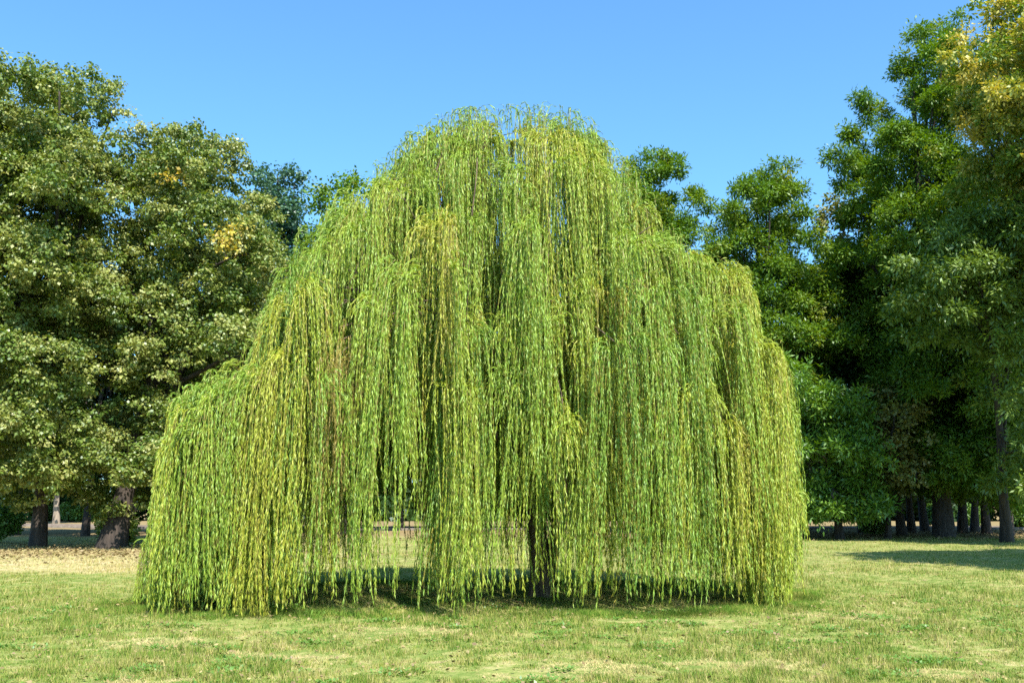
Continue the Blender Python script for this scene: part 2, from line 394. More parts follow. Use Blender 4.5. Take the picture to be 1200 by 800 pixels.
# ------------------------------------------------------------------ broadleaf trees
def crown_geo(lobes, origin, seed, sub_r=.36, sub_n=16, spray_r=.42, spray_n=26, leaf_n=34, leaf=.13, ratio=.75, star=False, droop=.25, tone_bias=0.0, inner=.12, tone_z=None):
    """lobes: (n,4) world xyz + radius. Lobes carry smaller boughs, boughs carry leafy sprays, sprays carry leaves."""
    r = np.random.default_rng(seed)
    lobes = np.asarray(lobes, float); SC, TN = [], []
    cen = lobes[:, :3].mean(0)
    for (x, y, z, R) in lobes:
        k = max(5, int(sub_n * min(1.6, (R / 2.0) ** 1.3)))
        d = rand_dir(r, k); d[:, 2] = d[:, 2] * .9 + .12
        q = R * r.uniform(.45, .82, k) if inner is None else R * np.where(r.random(k) < inner, r.uniform(.1, .5, k), r.uniform(.55, .85, k))
        bc = np.array([x, y, z]) + d * q[:, None]
        br = R * sub_r * r.uniform(.6, 1.35, k)
        for b, rr in zip(bc, br):
            m = max(4, int(spray_n * min(2.5, (rr / .7) ** 1.6)))
            e = rand_dir(r, m); e[:, 2] = np.abs(e[:, 2]) * .9 - .28; e = nrm(e)
            s = b + e * (rr * r.uniform(.7, 1.08, m))[:, None] * np.array([1.05, 1.05, 1.05])
            SC.append(s); TN.append(np.clip(r.normal(.45, .17) + r.normal(0, .2, m) + tone_bias, 0, 1))
    SC = np.concatenate(SC); TN = np.concatenate(TN)
    # leave out sprays buried deep inside another lobe
    bury = np.zeros(len(SC), bool)
    for (x, y, z, R) in lobes:
        bury |= np.linalg.norm(SC - (x, y, z), axis=1) < R * .48
    keep = ~bury | (r.random(len(SC)) < .15)
    SC, TN = SC[keep], TN[keep]
    keep = SC[:, 2] > .9; SC, TN = SC[keep], TN[keep]
    if tone_z: TN = np.clip(TN + np.clip((SC[:, 2] - tone_z[0]) / (tone_z[1] - tone_z[0]), 0, 1) * .45 - .28, 0, 1)
    ns = len(SC); sr = spray_r * r.uniform(.55, 1.35, ns)
    I = np.repeat(np.arange(ns), leaf_n); n = len(I)
    e = rand_dir(r, n)
    if star:
        e[:, 2] = e[:, 2] * .9 + .1; e = nrm(e)
        P = SC[I] + e * (sr[I] * r.uniform(.1, .85, n) ** .8)[:, None] * np.array([1, 1, .92])
        D = nrm(e + r.normal(0, .45, (n, 3)) + np.array([0, 0, -droop]))
        Nn = nrm(rand_dir(r, n) * .8 + np.array([0, 0, .9]) + e * .5)
    else:
        e[:, 2] = np.where(e[:, 2] < 0, e[:, 2] * .45, e[:, 2])
        P = SC[I] + e * (sr[I] * r.random(n) ** .45)[:, None] * np.array([1.0, 1.0, .95])
        P[:, 2] -= (((P[:, :2] - SC[I, :2]) ** 2).sum(1)) * droop * 1.2
        D = nrm(e * .7 + r.normal(0, .5, (n, 3)) + np.array([0, 0, -droop * 1.6]))
        Nn = nrm(rand_dir(r, n) * .75 + np.array([0, 0, .8]) + e * .7)
    L = leaf * r.uniform(.6, 1.35, n)
    V, F = leaf_geo(P - origin, D, Nn, L, L * ratio)
    return V, F, r.random(n), np.clip(TN[I] + r.normal(0, .06, n), 0, 1), SC

def expand(front, Y, thick, cx, seed, trunk_px):
    """outline lobes given at depth Y, plus lobes before and behind them so that the crown is as deep as it is wide"""
    r = np.random.default_rng(seed); out = []
    for (px, py, rp) in front:
        p = at(px, py, Y); R = rp * Y / FPX
        out.append((*p, R))
        for sgn in (-1, 1):
            o = sgn * thick * r.uniform(.35, 1.0)
            q = p.copy(); q[0] = cx + (p[0] - cx) * r.uniform(.65, .9); q[1] += o; q[2] = p[2] * r.uniform(.86, .97)
            out.append((*q, R * r.uniform(.8, 1.05)))
    return out

def trunk_geo(base, top, r0, lobes, seed, nb=7, flare=1.5, lean=.3):
    r = np.random.default_rng(seed)
    base = np.asarray(base, float); top = np.asarray(top, float)
    n = 14; t = np.linspace(0, 1, n)[:, None]
    path = base + (top - base) * t; path[1:-1] += np.cumsum(r.normal(0, .03 * lean, (n - 2, 3)), 0) * np.array([1, 1, 0])
    rad = r0 * (1 - .75 * t[:, 0]) ; rad[0] = r0 * flare; rad[1] *= 1.0 + (flare - 1) * .35
    path[0, 2] -= .15
    tubes = [tube(path, rad, 12, .06, seed)]
    order = r.permutation(len(lobes))[:nb]
    for i in order:
        c = np.array(lobes[i][:3]); tt = r.uniform(.25, .9); k = int(tt * (n - 1)); p0 = path[k]
        if c[2] < p0[2]: c[2] = (p0[2] + c[2]) / 2
        mid = (p0 + c) / 2 + np.array([0, 0, .12 * np.linalg.norm(c - p0)])
        bp = wander(bezier(p0, mid, c, 9), .05, r)
        br = np.linspace(rad[k] * .55, .03, 9)
        tubes.append(tube(bp, br, 7, .04, seed + i))
        for _ in range(3):
            k2 = r.integers(3, 8); q0 = bp[k2]; q2 = q0 + (rand_dir(r, 1)[0] * np.array([1, 1, .6]) + np.array([0, 0, .25])) * lobes[i][3] * .9
            tubes.append(tube(bezier(q0, (q0 + q2) / 2 + (0, 0, .2), q2, 5), np.linspace(br[k2] * .55, .012, 5), 5, 0, seed))
    V, F = join_tubes(tubes)
    return V, F

def tree(name, label, cat, front, Y, trunk, mat, seed, thick=2.5, bark=None, group=None, nb=8, trunk_r=.3, flare=1.5, extra=None, top_py=None, trunk_Y=None, **kw):
    """trunk: pixel column of its foot"""
    tY = trunk_Y or Y
    bx = at(trunk, 588 + 1.6 * FPX / tY, tY)[0]; base = np.array([bx, tY, 0.0])
    fr = np.array(front, float)
    lobes = expand(front, Y, thick, np.average([at(p, q, Y)[0] for p, q, _ in front]), seed, trunk)
    if extra: lobes += extra
    zt = max(l[2] for l in lobes)
    e = thing(name, base, label, cat, group)
    topx = np.mean([l[0] for l in lobes if l[2] > zt * .7])
    Vt, Ft = trunk_geo((0, 0, 0), (np.clip(topx - bx, -2.5, 2.5) * .7, Y - tY, zt * .86), trunk_r, [(l[0] - bx, l[1] - tY, l[2], l[3]) for l in lobes], seed + 1, nb, flare)
    link('trunk', make_mesh('trunk', Vt, Ft, bark or M_BARK, smooth=True), e)
    V, F, a, b, SC = crown_geo(lobes, base, seed + 2, **kw)
    link('crown', make_mesh('crown', V, F, mat, {'rnd': a, 'tone': b}), e)
    return e, SC, base, len(F)

COUNT = {}
def T(*a, **k):
    e, SC, base, n = tree(*a, **k); COUNT[a[1]] = n
    return e, SC, base

LIN = dict(spray_r=.31, leaf=.12, ratio=.78, droop=.5, leaf_n=40, sub_n=15, spray_n=19)
e, SC, base = T('linden_tree', 'tall linden full of pale seed bracts at the left edge of the lawn', 'linden tree',
  [(-30, 165, 70), (40, 122, 50), (95, 130, 48), (135, 125, 38), (150, 175, 38), (10, 200, 70), (80, 220, 66), (150, 245, 52), (-40, 290, 80), (30, 310, 72), (110, 330, 66),
   (165, 345, 46), (-20, 400, 74), (60, 420, 66), (135, 430, 52), (-60, 490, 60), (10, 500, 56), (70, 515, 54), (30, 570, 34), (100, 560, 40), (-40, 570, 34), (140, 520, 42)],
  36, 44, M_LINDEN, 101, thick=4.4, trunk_r=.25, flare=1.35, nb=14, **LIN)
eB, SCB, baseB = T('linden_tree', 'linden with a few orange leaf clusters, between the edge tree and the willow', 'linden tree',
  [(215, 178, 38), (255, 190, 40), (190, 215, 34), (285, 215, 30), (230, 245, 52), (300, 265, 44), (190, 290, 46), (255, 320, 58), (325, 300, 30), (320, 350, 44), (195, 370, 50), (270, 400, 56),
   (335, 420, 46), (190, 450, 46), (250, 480, 54), (320, 490, 52), (170, 530, 40), (230, 560, 44), (140, 585, 26), (290, 560, 46)],
  38, 131, M_LINDEN, 131, thick=3.8, trunk_r=.36, flare=1.6, nb=14, trunk_Y=36, **LIN)
# orange clusters on that tree
def clusters(parent, base, pts, Y, mat, seed, rad=.35, n=220, leaf=.14):
    r = np.random.default_rng(seed); P = []
    for (px, py) in pts:
        c = at(px, py, Y); P.append(c + r.normal(0, rad * .5, (n, 3)) * np.array([1, 1, .7]))
    P = np.concatenate(P); n = len(P)
    L = leaf * r.uniform(.6, 1.3, n)
    V, F = leaf_geo(P - base, nrm(rand_dir(r, n) + (0, 0, -.5)), nrm(rand_dir(r, n) + (0, -.6, .8)), L, L * .75)
    o = link('turned_leaves', make_mesh('turned_leaves', V, F, mat, {'rnd': r.random(n), 'tone': r.random(n)}), parent)
    return o
o = clusters(eB, baseB, [(200, 207), (266, 276), (262, 283), (278, 270), (268, 290)], 34.1, M_LINDEN_GOLD, 5, rad=.5, n=75)
o['label'] = 'orange and yellow turned leaf clusters'
# stout old stump wrapped in its own shoots
T('tree', 'blue green round topped tree peeping over the linden beside the willow', 'tree',
  [(325, 205, 24), (345, 215, 20), (305, 215, 22), (330, 245, 34), (345, 300, 40), (310, 300, 40), (330, 380, 46), (340, 470, 46)], 58, 335, M_BLUE, 151, thick=3, leaf=.2, spray_r=.55, leaf_n=20, sub_n=12, spray_n=14)
T('tree', 'thin leaved tree whose top shows behind the left shoulder of the willow', 'tree',
  [(395, 225, 22), (375, 235, 18), (420, 220, 18), (400, 265, 32), (430, 260, 26), (380, 320, 38), (430, 330, 44), (400, 420, 48), (450, 430, 50)], 52, 405, M_ASH, 161, thick=3, leaf=.19, spray_r=.5, leaf_n=16, sub_n=12, spray_n=13)

ASH = dict(star=True, spray_r=.50, leaf=.19, ratio=.36, leaf_n=58, sub_n=14, spray_n=15, droop=.25)
T('ash_tree', 'slim ash with tufted top rising just behind the right shoulder of the willow', 'ash tree',
  [(765, 185, 18), (745, 195, 14), (785, 195, 14), (760, 212, 18), (738, 215, 12), (790, 240, 16), (765, 248, 20), (810, 232, 14), (745, 275, 22), (780, 285, 24), (760, 330, 32), (800, 320, 28), (770, 390, 36), (800, 450, 40)],
  50, 775, M_ASH, 171, thick=1.6, trunk_r=.22, nb=12, **ASH)
T('ash_tree', 'dark green ash with a rounded lone top above the willow right side', 'ash tree',
  [(885, 212, 20), (912, 205, 24), (930, 222, 20), (868, 222, 12), (900, 240, 22), (830, 240, 14), (850, 265, 26), (895, 275, 30), (935, 280, 26), (820, 275, 20), (850, 320, 36), (905, 330, 40), (880, 390, 42), (925, 390, 34), (850, 440, 36), (900, 460, 40), (940, 450, 30), (900, 530, 40), (962, 300, 30), (952, 350, 36), (968, 400, 34)],
  48, 905, M_ASH, 181, thick=2.6, trunk_r=.28, nb=12, **ASH)
T('ash_tree', 'tallest ash, its ragged crown climbing in steps towards the upper corner', 'ash tree',
  [(1008, 125, 16), (1022, 138, 18), (1045, 160, 24), (995, 160, 10), (980, 182, 16), (1000, 195, 20), (1035, 200, 32), (1075, 180, 28), (1060, 80, 16), (1085, 50, 24), (1110, 30, 22), (1100, 75, 30), (1070, 115, 24), (1105, 130, 34),
   (1130, 80, 36), (1020, 250, 40), (1080, 240, 44), (1140, 200, 50), (1150, 130, 40), (1120, 290, 50), (1050, 310, 42), (1180, 260, 50), (1000, 300, 30), (1090, 380, 50), (1030, 390, 42), (1060, 450, 46), (1120, 460, 50), (1180, 430, 54), (1090, 520, 42), (1150, 530, 48), (1200, 520, 50), (1060, 540, 34), (1120, 565, 34), (1185, 575, 34)],
  46, 1106, M_ASH, 191, thick=3.4, trunk_r=.36, nb=14, **ASH)
T('seeding_tree', 'tree hung with golden seed clusters filling the upper right corner', 'tree',
  [(1160, 40, 40), (1135, 95, 34), (1185, 90, 42), (1120, 70, 20), (1170, 150, 44), (1215, 40, 60), (1240, 130, 70), (1260, 220, 80), (1180, 10, 30), (1210, 200, 46), (1300, 60, 80), (1320, 180, 90), (1310, 300, 80)],
  36, 1290, M_GOLD, 201, thick=3.0, trunk_r=.38, nb=12, star=True, spray_r=.42, leaf=.17, ratio=.5, leaf_n=36, sub_n=13, spray_n=18, droop=.3, tone_z=(12.0, 15.5))
T('chestnut_tree', 'broken sage green tree with pale drooping boughs low in the right woodland', 'tree',
  [(1130, 255, 26), (1105, 280, 30), (1160, 280, 34), (1072, 318, 26), (1120, 325, 36), (1170, 335, 40), (1195, 290, 34), (1150, 390, 34), (1200, 390, 40), (1190, 460, 34), (1080, 360, 20), (1215, 520, 34), (1200, 570, 24)],
  38, 1180, M_SAGE, 211, thick=1.8, trunk_r=.2, trunk_Y=41, nb=12, star=True, spray_r=.5, leaf=.21, ratio=.36, leaf_n=40, sub_n=13, spray_n=14, droop=.5)
T('young_tree', 'low bright green tree standing beside the right hem of the willow', 'tree',
  [(975, 470, 28), (1000, 495, 28), (945, 480, 28), (1010, 530, 30), (975, 525, 34), (940, 530, 30), (1015, 565, 24), (985, 575, 26), (950, 575, 24), (930, 440, 26), (960, 600, 18), (1000, 598, 18), (1030, 590, 14), (935, 592, 16)],
  44, 985, M_BRIGHT, 221, thick=1.9, trunk_r=.16, nb=9, star=True, spray_r=.5, leaf=.22, ratio=.34, leaf_n=42, sub_n=15, spray_n=14, droop=.3)
T('small_tree', 'small rusty brown tree drying out behind the low bright green tree', 'tree',
  [(1035, 470, 22), (1050, 500, 22), (1060, 535, 20), (1030, 530, 22), (1045, 560, 18), (1065, 480, 12)],
  44.5, 1040, M_OLIVE, 231, thick=1.5, trunk_r=.12, nb=7, leaf=.17, spray_r=.4, leaf_n=18, sub_n=11, spray_n=13)
T('small_tree', 'reddish brown leaved crown in the sky gap left of the tallest ash', 'tree',
  [(985, 240, 16), (975, 258, 18), (995, 270, 18), (985, 310, 22), (970, 340, 24)],
  53, 982, M_OLIVE, 241, thick=1.2, trunk_r=.14, nb=6, leaf=.19, spray_r=.45, leaf_n=18, sub_n=11, spray_n=13)

# shade trees standing just outside the photo, whose shadow crosses the lawn on the right
T('lawn_tree', 'broad green tree beside the lawn that shades its right half', 'tree',
  [(1372, 190, 100), (1385, 60, 110), (1480, 40, 140), (1400, 240, 120), (1540, 200, 150), (1620, 60, 130), (1680, 220, 130), (1450, 330, 90)], 22, 1520, M_ASH, 251, thick=2.0, trunk_r=.35, leaf=.2, spray_r=.5, leaf_n=22, sub_n=18, spray_n=16)

# ------------------------------------------------------------------ woodland row: two patterns, copied
def woodland(seed, h, rad, bare, leaf=.24):
    r = np.random.default_rng(seed); lobes = []
    for k in range(22):
        z = r.uniform(bare + rad * .4, h - rad * .35); q = rad * (1 - .45 * abs((z - bare) / (h - bare) - .4)) * r.uniform(.3, .8); a = r.uniform(0, 6.28)
        lobes.append((q * math.cos(a), q * math.sin(a), z, r.uniform(1.1, 1.9)))
    lobes.append((0, 0, h - 1.3, 1.5))
    e = thing('woodland_tree', (0, 0, 0), 'x', 'tree')
    V, F = trunk_geo((0, 0, 0), (r.normal(0, .4), r.normal(0, .4), h * .85), .20, lobes, seed, 10, 1.5, 1.5)
    link('trunk', make_mesh('trunk', V, F, M_BARK, smooth=True), e)
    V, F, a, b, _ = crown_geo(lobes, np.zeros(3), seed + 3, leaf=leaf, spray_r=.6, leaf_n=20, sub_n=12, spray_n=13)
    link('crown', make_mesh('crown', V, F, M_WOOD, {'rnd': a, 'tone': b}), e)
    return e
protos = [woodland(301, 15.5, 4.2, 2.6), woodland(302, 13.5, 4.0, 2.2), woodland(303, 17.0, 4.0, 3.4)]
used = [False] * 3
def copy_tree(src, loc, rz, sc):
    c = src.copy(); C.objects.link(c); c.location = loc; c.rotation_euler = (0, 0, rz); c.scale = (sc,) * 3
    for ch in list(src.children):
        d = ch.copy(); C.objects.link(d); d.parent = c
    return c
def put(k, px, Y, rz, sc, label, group):
    x = at(px, 588 + 1.6 * FPX / Y, Y)[0]
    if not used[k]:
        used[k] = True; o = protos[k]; o.location = (x, Y, 0); o.rotation_euler = (0, 0, rz); o.scale = (sc,) * 3
    else: o = copy_tree(protos[k], (x, Y, 0), rz, sc)
    tag(o, label, 'tree', group)
r = np.random.default_rng(77)
# the dark wood on the right: one trunk for each seen against the light strip of path
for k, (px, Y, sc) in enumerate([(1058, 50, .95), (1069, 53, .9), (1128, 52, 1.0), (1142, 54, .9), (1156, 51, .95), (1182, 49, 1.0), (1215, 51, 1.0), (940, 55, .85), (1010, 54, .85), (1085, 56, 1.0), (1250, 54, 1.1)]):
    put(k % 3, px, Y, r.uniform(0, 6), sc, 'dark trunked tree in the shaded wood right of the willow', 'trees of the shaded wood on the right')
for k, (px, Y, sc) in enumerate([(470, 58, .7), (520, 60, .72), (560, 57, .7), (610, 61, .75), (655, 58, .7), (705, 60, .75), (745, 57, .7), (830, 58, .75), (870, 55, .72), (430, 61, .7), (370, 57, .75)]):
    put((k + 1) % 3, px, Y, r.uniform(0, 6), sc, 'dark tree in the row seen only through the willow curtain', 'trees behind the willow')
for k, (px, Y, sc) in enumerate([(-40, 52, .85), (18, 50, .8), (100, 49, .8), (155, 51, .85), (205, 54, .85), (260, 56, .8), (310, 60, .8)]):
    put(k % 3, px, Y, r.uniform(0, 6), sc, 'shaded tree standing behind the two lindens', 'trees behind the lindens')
# pale trunk lit by the sun beyond the left trees
T('plane_tree', 'distant tree with a sunlit pale trunk seen under the left linden', 'tree',
  [(66, 520, 24), (50, 540, 22), (85, 535, 22), (66, 490, 26), (60, 460, 26)], 78, 66, M_HEDGE, 261, thick=2, trunk_r=.24, bark=M_BARKP, nb=5, flare=1.3, leaf=.3, spray_r=.6, leaf_n=16, sub_n=10, spray_n=10)

# bushes
def bush(name, label, px, py_top, Y, wpx, mat, seed, group=None, leaf=.13):
    x, _, ztop = at(px, py_top, Y); w = wpx * Y / FPX / 2; r = np.random.default_rng(seed)
    base = np.array([x, Y, 0.]); e = thing(name, base, label, 'bush', group)
    lobes = []
    for k in range(9):
        a = r.uniform(0, 6.28); q = w * .55 * math.sqrt(r.random()); R = ztop * r.uniform(.28, .42)
        lobes.append((x + q * math.cos(a), Y + q * math.sin(a), r.uniform(R * .8, ztop - R), R))
    ntot = 5200
    P, TN = [], []
    for (a, b, c, R) in lobes:
        n = ntot // 9; d = rand_dir(r, n); P.append(np.array([a, b, c]) + d * (R * (.72 + .35 * r.random(n)))[:, None] * (1, 1, 1)); TN.append(np.full(n, r.uniform(.1, .9)))
    P = np.concatenate(P); TN = np.concatenate(TN); k = P[:, 2] > .05; P, TN = P[k], TN[k]; n = len(P)
    L = leaf * r.uniform(.6, 1.3, n)
    V, F = leaf_geo(P - base, nrm(rand_dir(r, n) + (0, 0, .1)), nrm(rand_dir(r, n) + (0, -.3, .8)), L, L * .7)
    tb = [tube(bezier(np.zeros(3), np.array([0, 0, .3]), np.array([l[0] - x, l[1] - Y, l[2]]), 5), np.linspace(.03, .01, 5), 5) for l in lobes]
    Vs, Fs = join_tubes(tb)
    link('stem', make_mesh('stem', Vs, Fs, M_BARK), e)
    link('foliage', make_mesh('foliage', V, F, mat, {'rnd': r.random(n), 'tone': TN}), e)
bush('bush', 'dense green bush at the left edge behind the linden trunk', 2, 585, 40, 46, M_HEDGE, 401)
bush('bush', 'green shrub hiding the far end of the path under the linden', 82, 588, 84, 40, M_HEDGE, 402, leaf=.25)
bush('bush', 'round sunlit bush beyond the pale distant trunk', 52, 592, 86, 30, M_HEDGE, 403, leaf=.25)
bush('bush', 'pale leaved bush in front of the dark wood near the rusty tree', 1026, 594, 51, 26, M_SAGE, 404)
bush('bush', 'sunlit yellow green bush glimpsed between the right wood trunks', 1096, 588, 64, 22, M_HEDGE, 405, leaf=.2)
bush('bush', 'tall bright bush between the crowded trunks of the right wood', 1136, 590, 65, 16, M_HEDGE, 406, leaf=.2)
bush('bush', 'lit bush at the right edge behind the last leaning trunk', 1196, 592, 62, 26, M_HEDGE, 407, leaf=.2)
bush('bush', 'shoots sprouting around the stout left trunk', 141, 592, 36.6, 26, M_SAGE, 408)

# far mass of woods that closes the horizon
def far_woods():
    r = np.random.default_rng(500); n = 150000
    X = r.uniform(-95, 95, n); ridge = 6.5 + 1.8 * np.sin(X * .13) + 1.2 * np.sin(X * .31 + 1) + .7 * np.sin(X * .9)
    Z = r.random(n) ** .8 * ridge
    Y = 88 + 2.2 * np.sin(X * .8 + Z) + r.uniform(0, 4, n) + np.abs(X) * -.08
    P = np.stack([X, Y, Z], -1); L = r.uniform(.35, .8, n)
    V, F = leaf_geo(P, rand_dir(r, n), nrm(rand_dir(r, n) + (0, -.5, .8)), L, L * .7)
    return V, F, r.random(n), np.clip(.5 + .3 * np.sin(X * .5) + r.normal(0, .1, n), 0, 1)
V, F, a, b = far_woods()
tag(link('far_woods', make_mesh('far_woods', V, F, M_WOOD, {'rnd': a, 'tone': b})), 'dense far woods closing the view behind the park path', 'woods', kind='stuff')

# ------------------------------------------------------------------ the weeping willow
WY = 18.0
WB = np.array([at(634, 692, WY)[0], WY, 0.0])
willow = thing('weeping_willow', WB, 'large weeping willow with yellow green curtains reaching the lawn', 'willow tree')
r = np.random.default_rng(606)
# top outline of the crown (photo pixels) turned into heights over the lawn at the trunk's depth
OUT = [(172, 600), (192, 500), (205, 465), (235, 444), (268, 430), (292, 412), (308, 384), (322, 344), (342, 298), (372, 262), (398, 222), (440, 208), (462, 190), (484, 170), (505, 156), (540, 146), (575, 143), (605, 140), (645, 140), (678, 148), (700, 166),
       (722, 198), (748, 216), (762, 240), (782, 276), (800, 290), (832, 294), (868, 318), (886, 350), (892, 398), (915, 404), (926, 430), (932, 560)]
ox = np.array([at(p, q, WY if p > 330 else 17.0)[0] for p, q in OUT]); oz = np.array([at(p, q, WY if p > 330 else 17.0)[2] for p, q in OUT])
def top_h(x): return np.interp(x, ox, oz, left=1.5, right=1.8)
X0, X1 = ox[0], ox[-1]
def plan(x):   # half depth of the crown at x
    u = (x - (X0 + X1) / 2) / ((X1 - X0) / 2)
    return 3.3 * np.sqrt(np.clip(1 - np.abs(u) ** 3.2, .06, 1))
def yc_w(x):   # middle line: the left wing comes forward
    return WY - .35 + np.where(x < -2.5, (x + 2.5) * .25, 0)
heads = []
tries = 0
while len(heads) < 160 and tries < 40000:
    tries += 1
    x = r.uniform(X0 + .35, X1 - .35); v = np.sign(r.uniform(-1, 1)) * r.random() ** .7 * .92
    hd = plan(x); y = yc_w(x) + v * hd
    H = top_h(x)
    z = H * (1 - .46 * np.abs(v) ** 1.7) if H > 4.6 else H * (1 - .22 * np.abs(v) ** 1.7)
    if r.random() < .26: z *= r.uniform(.55, .92)          # lower tiers
    z += r.normal(-.22, .16)
    if z < 2.0: z = max(z, 1.6)
    ok = all((x - a) ** 2 + (y - b) ** 2 + (.7 * (z - c)) ** 2 > .66 ** 2 for a, b, c, _ in heads)
    if ok: heads.append((x, y, z, v))
heads += [(at(p, q, yy)[0], yy, at(p, q, yy)[2], -1) for p, q, yy in ((520, 392, 15.6), (545, 398, 15.3), (690, 345, 15.7), (668, 352, 15.5), (790, 315, 16.6), (270, 450, 15.4), (230, 475, 15.3), (300, 455, 15.6), (835, 330, 17.4), (890, 415, 17.6), (400, 300, 16.6), (600, 150, 17.6), (518, 165, 18), (545, 158, 18.3), (640, 150, 18.1), (672, 168, 18.0), (480, 222, 17.8), (500, 190, 18), (655, 155, 18.2), (570, 152, 17.8), (735, 240, 17.6), (405, 250, 17.4), (222, 478, 15.9), (207, 520, 16.2), (245, 462, 15.4), (212, 500, 15.6), (262, 470, 15.0), (330, 445, 15.1), (908, 410, 17.0), (896, 406, 17.6), (862, 318, 17.2), (842, 304, 17.6), (815, 300, 17.0), (318, 375, 16.2), (300, 415, 15.8), (340, 330, 16.6))]
heads = np.array(heads)
print('heads', len(heads))

S_p0, S_dir, S_a, S_L, S_tone, S_dens, S_dry, S_ph = [], [], [], [], [], [], [], []
cx0 = WB[0] - .4
for hi, (x, y, z, v) in enumerate(heads):
    out = np.array([x - cx0, (y - (WY + .1)) * 1.5]); out = out / (np.linalg.norm(out) + 1e-6)
    tone_h = np.clip(r.normal(.42, .17), 0, .74)
    if r.random() < .07: tone_h = r.uniform(.66, .84)
    R = r.uniform(.35, .75)
    nrope = r.integers(4, 7)
    for k in range(nrope):
        ang = math.atan2(out[1], out[0]) + r.normal(0, 1.15); d = np.array([math.cos(ang), math.sin(ang)])
        q = R * r.uniform(.0, 1.1); p = np.array([x, y, z]) + np.array([d[0] * q, d[1] * q, -.35 * q * q + r.normal(0, .07)])
        tone_k = r.normal(0, .1); nst = r.integers(15, 28); sg = r.uniform(.035, .10)
        maxL = r.uniform(2.0, 5.6) if z > 4.3 else r.uniform(2.4, 6)
        low_front = (y < WY - 1.0 or x < X0 + 1.6) and z < 5.2
        if low_front: maxL = 9.0
        hem0 = .3 * max(0, .16 * math.sin(x * 2.1 + 1) + .12 * math.sin(x * 5.3) + .05 * (x + 1)); hem = hem0 + r.uniform(-.02, .12) if low_front and r.random() < .74 else r.choice([.1, .3, .6, 1.0, 1.5], p=[.36, .24, .17, .13, .10])
        for s in range(nst):
            a2 = ang + r.normal(0, .35)
            S_p0.append(p + np.array([*(r.normal(0, sg, 2)), r.normal(0, .1)]))
            S_dir.append((math.cos(a2), math.sin(a2))); S_a.append(r.uniform(.12, .42))
            L = min(p[2] - hem - r.random() ** 2 * (.5 if low_front else 1.1), maxL * r.uniform(.6, 1.1))
            S_L.append(max(L, .6)); S_tone.append(np.clip(tone_h + tone_k + r.normal(0, .06), 0, 1)); S_dens.append(1.0); S_dry.append(False); S_ph.append(hi * 1.7 + k)
# thin wisps standing out above the outline
for _ in range(110):
    x = r.uniform(at(450, 200, WY)[0], at(750, 200, WY)[0]) if r.random() < .5 else r.uniform(X0 + .4, X1 - .3)
    z = top_h(x) + r.uniform(-.1, .34); y = yc_w(np.array(x)) + r.normal(0, .7); m0 = r.uniform(0, 6.28)
    for k in range(r.integers(5, 14)):
        a2 = m0 + r.normal(0, .9)
        S_p0.append(np.array([x + r.normal(0, .16), y + r.normal(0, .16), z - abs(r.normal(0, .14))])); S_dir.append((math.cos(a2), math.sin(a2))); S_a.append(r.uniform(.12, .35)); S_L.append(r.uniform(.5, 1.7)); S_tone.append(r.uniform(.1, .5)); S_dens.append(r.uniform(.35, .8)); S_dry.append(False); S_ph.append(r.uniform(0, 9))
# brown dried fronds on the left
for (p, q, yy, hw, qe) in ((402, 405, 14.6, .16, 560), (391, 430, 14.5, .15, 610), (411, 425, 14.7, .14, 520)):
    b = at(p, q, yy)
    for _ in range(24):
        S_p0.append(b + np.array([r.normal(0, hw), r.normal(0, .1), r.normal(0, .2)])); S_dir.append((r.normal(), r.normal() - .3)); S_a.append(r.uniform(.05, .2))
        S_L.append(b[2] - at(p, qe, yy)[2] + r.normal(0, .4)); S_tone.append(.5); S_dens.append(.8); S_dry.append(True); S_ph.append(r.uniform(0, 9))
p0 = np.array(S_p0); sdir = nrm(np.array(S_dir, float)); sa = np.array(S_a); sL = np.array(S_L); st = np.array(S_tone); sdn = np.array(S_dens); sdry = np.array(S_dry); sph = np.array(S_ph)
for (pa, pb, pz, prob) in ((452, 512, 560, .93), (618, 646, 590, .75), (646, 664, 610, .8), (560, 568, 620, .7), (720, 730, 610, .7), (770, 778, 620, .7), (425, 440, 610, .6), (690, 718, 600, .6), (742, 752, 590, .6), (395, 406, 600, .6), (585, 592, 560, .5)):
    pxs = 600 + (p0[:, 0] + sdir[:, 0] * sa) / p0[:, 1] * FPX * _c
    k = (pxs > pa) & (pxs < pb) & (r.random(len(p0)) < prob)
    zlim = np.array([at(600, pz + r.normal(0, 30), yy)[2] for yy in p0[k, 1]])
    sL[k] = np.maximum(.5, np.minimum(sL[k], p0[k, 2] - zlim))
